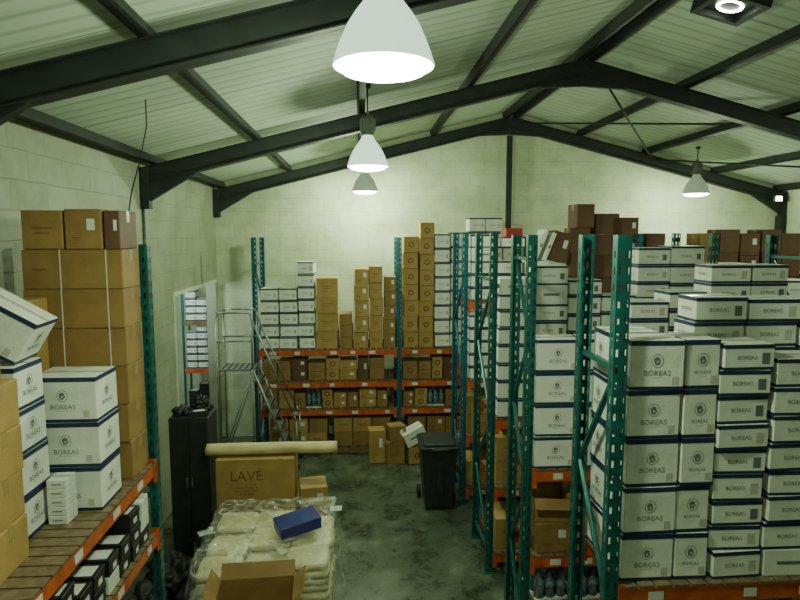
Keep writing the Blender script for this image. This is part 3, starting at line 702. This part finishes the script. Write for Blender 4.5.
# ------------------------------------------------------------ wheelie bin
e=obj('wheelie_bin',None,(1.18,9.0,0),label='dark grey two-wheeled rubbish bin beside the rack frames',cat='bin')
b=MB(); i=b.mi(M_BIN)
lo=[(-.21,-.26,.03),(.21,-.26,.03),(.21,.2,.03),(-.21,.2,.03)]; hi=[(-.275,-.33,.98),(.275,-.33,.98),(.275,.33,.98),(-.275,.33,.98)]
A=[b.bm.verts.new(p) for p in lo];B=[b.bm.verts.new(p) for p in hi]
fs=[b.bm.faces.new(A[::-1]),b.bm.faces.new(B)]+[b.bm.faces.new((A[k],A[(k+1)%4],B[(k+1)%4],B[k])) for k in range(4)]
for f in fs: f.material_index=i
bmesh.ops.bevel(b.bm,geom=list(b.bm.edges),offset=.02,segments=2,affect='EDGES',profile=.5)
b.rng(-.29,.29,-.345,.345,.94,.98,M_BIN,.008); b.rng(-.05,.05,-.335,-.30,.3,.8,M_BIN,.004)
obj('bin_body',b.mesh('bin'),parent=e)
b=MB(); b.rng(-.295,.295,-.36,.34,.985,1.02,M_BIN,.012); b.rng(-.25,.25,-.30,.28,1.02,1.06,M_BIN,.018); b.rng(-.12,.12,-.40,-.35,.985,1.005,M_BIN,.004); obj('bin_lid',b.mesh('bin'),parent=e)
b=MB(); b.cyl((-.24,.40,.97),(.24,.40,.97),.016,M_BIN,10); b.rng(-.25,-.21,.3,.41,.95,.99,M_BIN); b.rng(.21,.25,.3,.41,.95,.99,M_BIN); obj('handle',b.mesh('bin'),parent=e)
for s in (-1,1):
    b=MB(); b.cyl((s*.24,.26,.1),(s*.29,.26,.1),.1,M_BLACK,20); b.cyl((s*.235,.26,.1),(s*.295,.26,.1),.04,M_BIN,12); obj('wheel',b.mesh('bin'),parent=e)

# ------------------------------------------------------------ rolling steps
e=obj('rolling_step_ladder',None,(-2.50,10.5,0),label='grey metal rolling step ladder with platform handrails',cat='ladder')
def tube(nm,pts,r=.016,m=M_GALV):
    b=MB()
    for p,q in zip(pts,pts[1:]): b.cyl(p,q,r,m,10)
    obj(nm,b.mesh('tube'),parent=e)
PZ=1.85; Wd=.55; EX=1.35
for yy in (0,Wd):
    tube('leg',[(0,yy,.08),(0,yy,PZ+.95),(.04,yy,PZ+1.0),(.55,yy,PZ+1.0),(.6,yy,PZ+.95),(.6,yy,PZ)])
    tube('guard_rail',[(0,yy,PZ+.5),(.6,yy,PZ+.5)])
    tube('stringer',[(.6,yy,PZ),(EX-.05,yy,.08)],.02)
    tube('handrail',[(.6,yy,PZ+.9),(EX-.05,yy,1.0),(EX,yy,.9),(EX,yy,.1)])
    tube('base_rail',[(0,yy,.12),(EX,yy,.12)]); tube('side_brace',[(0,yy,.12),(.6,yy,PZ)],.012); tube('side_brace',[(.6,yy,.12),(.6,yy,PZ)],.014)
tube('guard_rail',[(0,0,PZ+1.0),(0,Wd,PZ+1.0)]); tube('guard_rail',[(0,0,PZ+.5),(0,Wd,PZ+.5)]); tube('base_rail',[(0,0,.12),(0,Wd,.12)])
b=MB(); b.rng(0,.62,0,Wd,PZ-.03,PZ,M_GALV,.004)
for k in range(6): b.rng(.05+k*.1,.08+k*.1,.04,Wd-.04,PZ,PZ+.004,M_BLACK)
obj('platform',b.mesh('pf'),parent=e)
for k in range(1,8):
    f=k/8; x=.6+(EX-.65)*f; z=PZ-(PZ-.1)*f
    b=MB(); b.rng(x-.1,x+.06,.02,Wd-.02,z-.02,z,M_GALV,.003); b.rng(x+.03,x+.06,.02,Wd-.02,z,z+.003,M_BLACK); obj('step',b.mesh('st'),parent=e)
for x in (0,EX):
    for yy in (0,Wd):
        b=MB(); b.cyl((x,yy-.015,.05),(x,yy+.015,.05),.05,M_BLACK,14); obj('wheel',b.mesh('wh'),parent=e)

def bottles(x,y,z):
    e=obj('bottle_pack',None,(x,y,z),label='shrink-wrapped pack of blue-capped bottles on cartons',cat='bottle pack',group='bottle packs under the rack')
    for i in range(4):
        for j in range(3):
            b=MB(); b.lathe([(0,0),(.03,0),(.032,.02),(.032,.15),(.012,.20),(.012,.23),(0,.23)],M_BOTT,10); obj('bottle',b.mesh('bo'),(-.11+i*.07,-.07+j*.07,0),parent=e)
for x in (1.80,2.12): bottles(x,3.72,.95+.362)
b=MB(); n=6; g=[[b.bm.verts.new((a*.03-.09,c*.03-.09,.004+.012*abs(noise.noise(Vector((a*.7,c*.7,3)))))) for c in range(n+1)] for a in range(n+1)]
for a in range(n):
    for c in range(n): b.bm.faces.new((g[a][c],g[a+1][c],g[a+1][c+1],g[a][c+1])).smooth=True
b.mi(M_LABEL); obj('paper_scrap',b.mesh('scrap'),(-.4,8.9,0),label='small crumpled white paper scrap on the concrete floor',cat='paper')

# ------------------------------------------------------------ world + camera
w=bpy.data.worlds.new('world'); bpy.context.scene.world=w; w.use_nodes=True
nt=w.node_tree
nt.nodes['Background'].inputs[0].default_value=(.5,.6,.5,1); nt.nodes['Background'].inputs[1].default_value=.05
cam=bpy.data.cameras.new('camera'); cam.lens=27; cam.sensor_width=36
c=bpy.data.objects.new('camera',cam); c.location=(0,0,4.2); c.rotation_euler=(math.radians(90-6.2),0,math.radians(-3.8)); COL.objects.link(c)
bpy.context.scene.camera=c
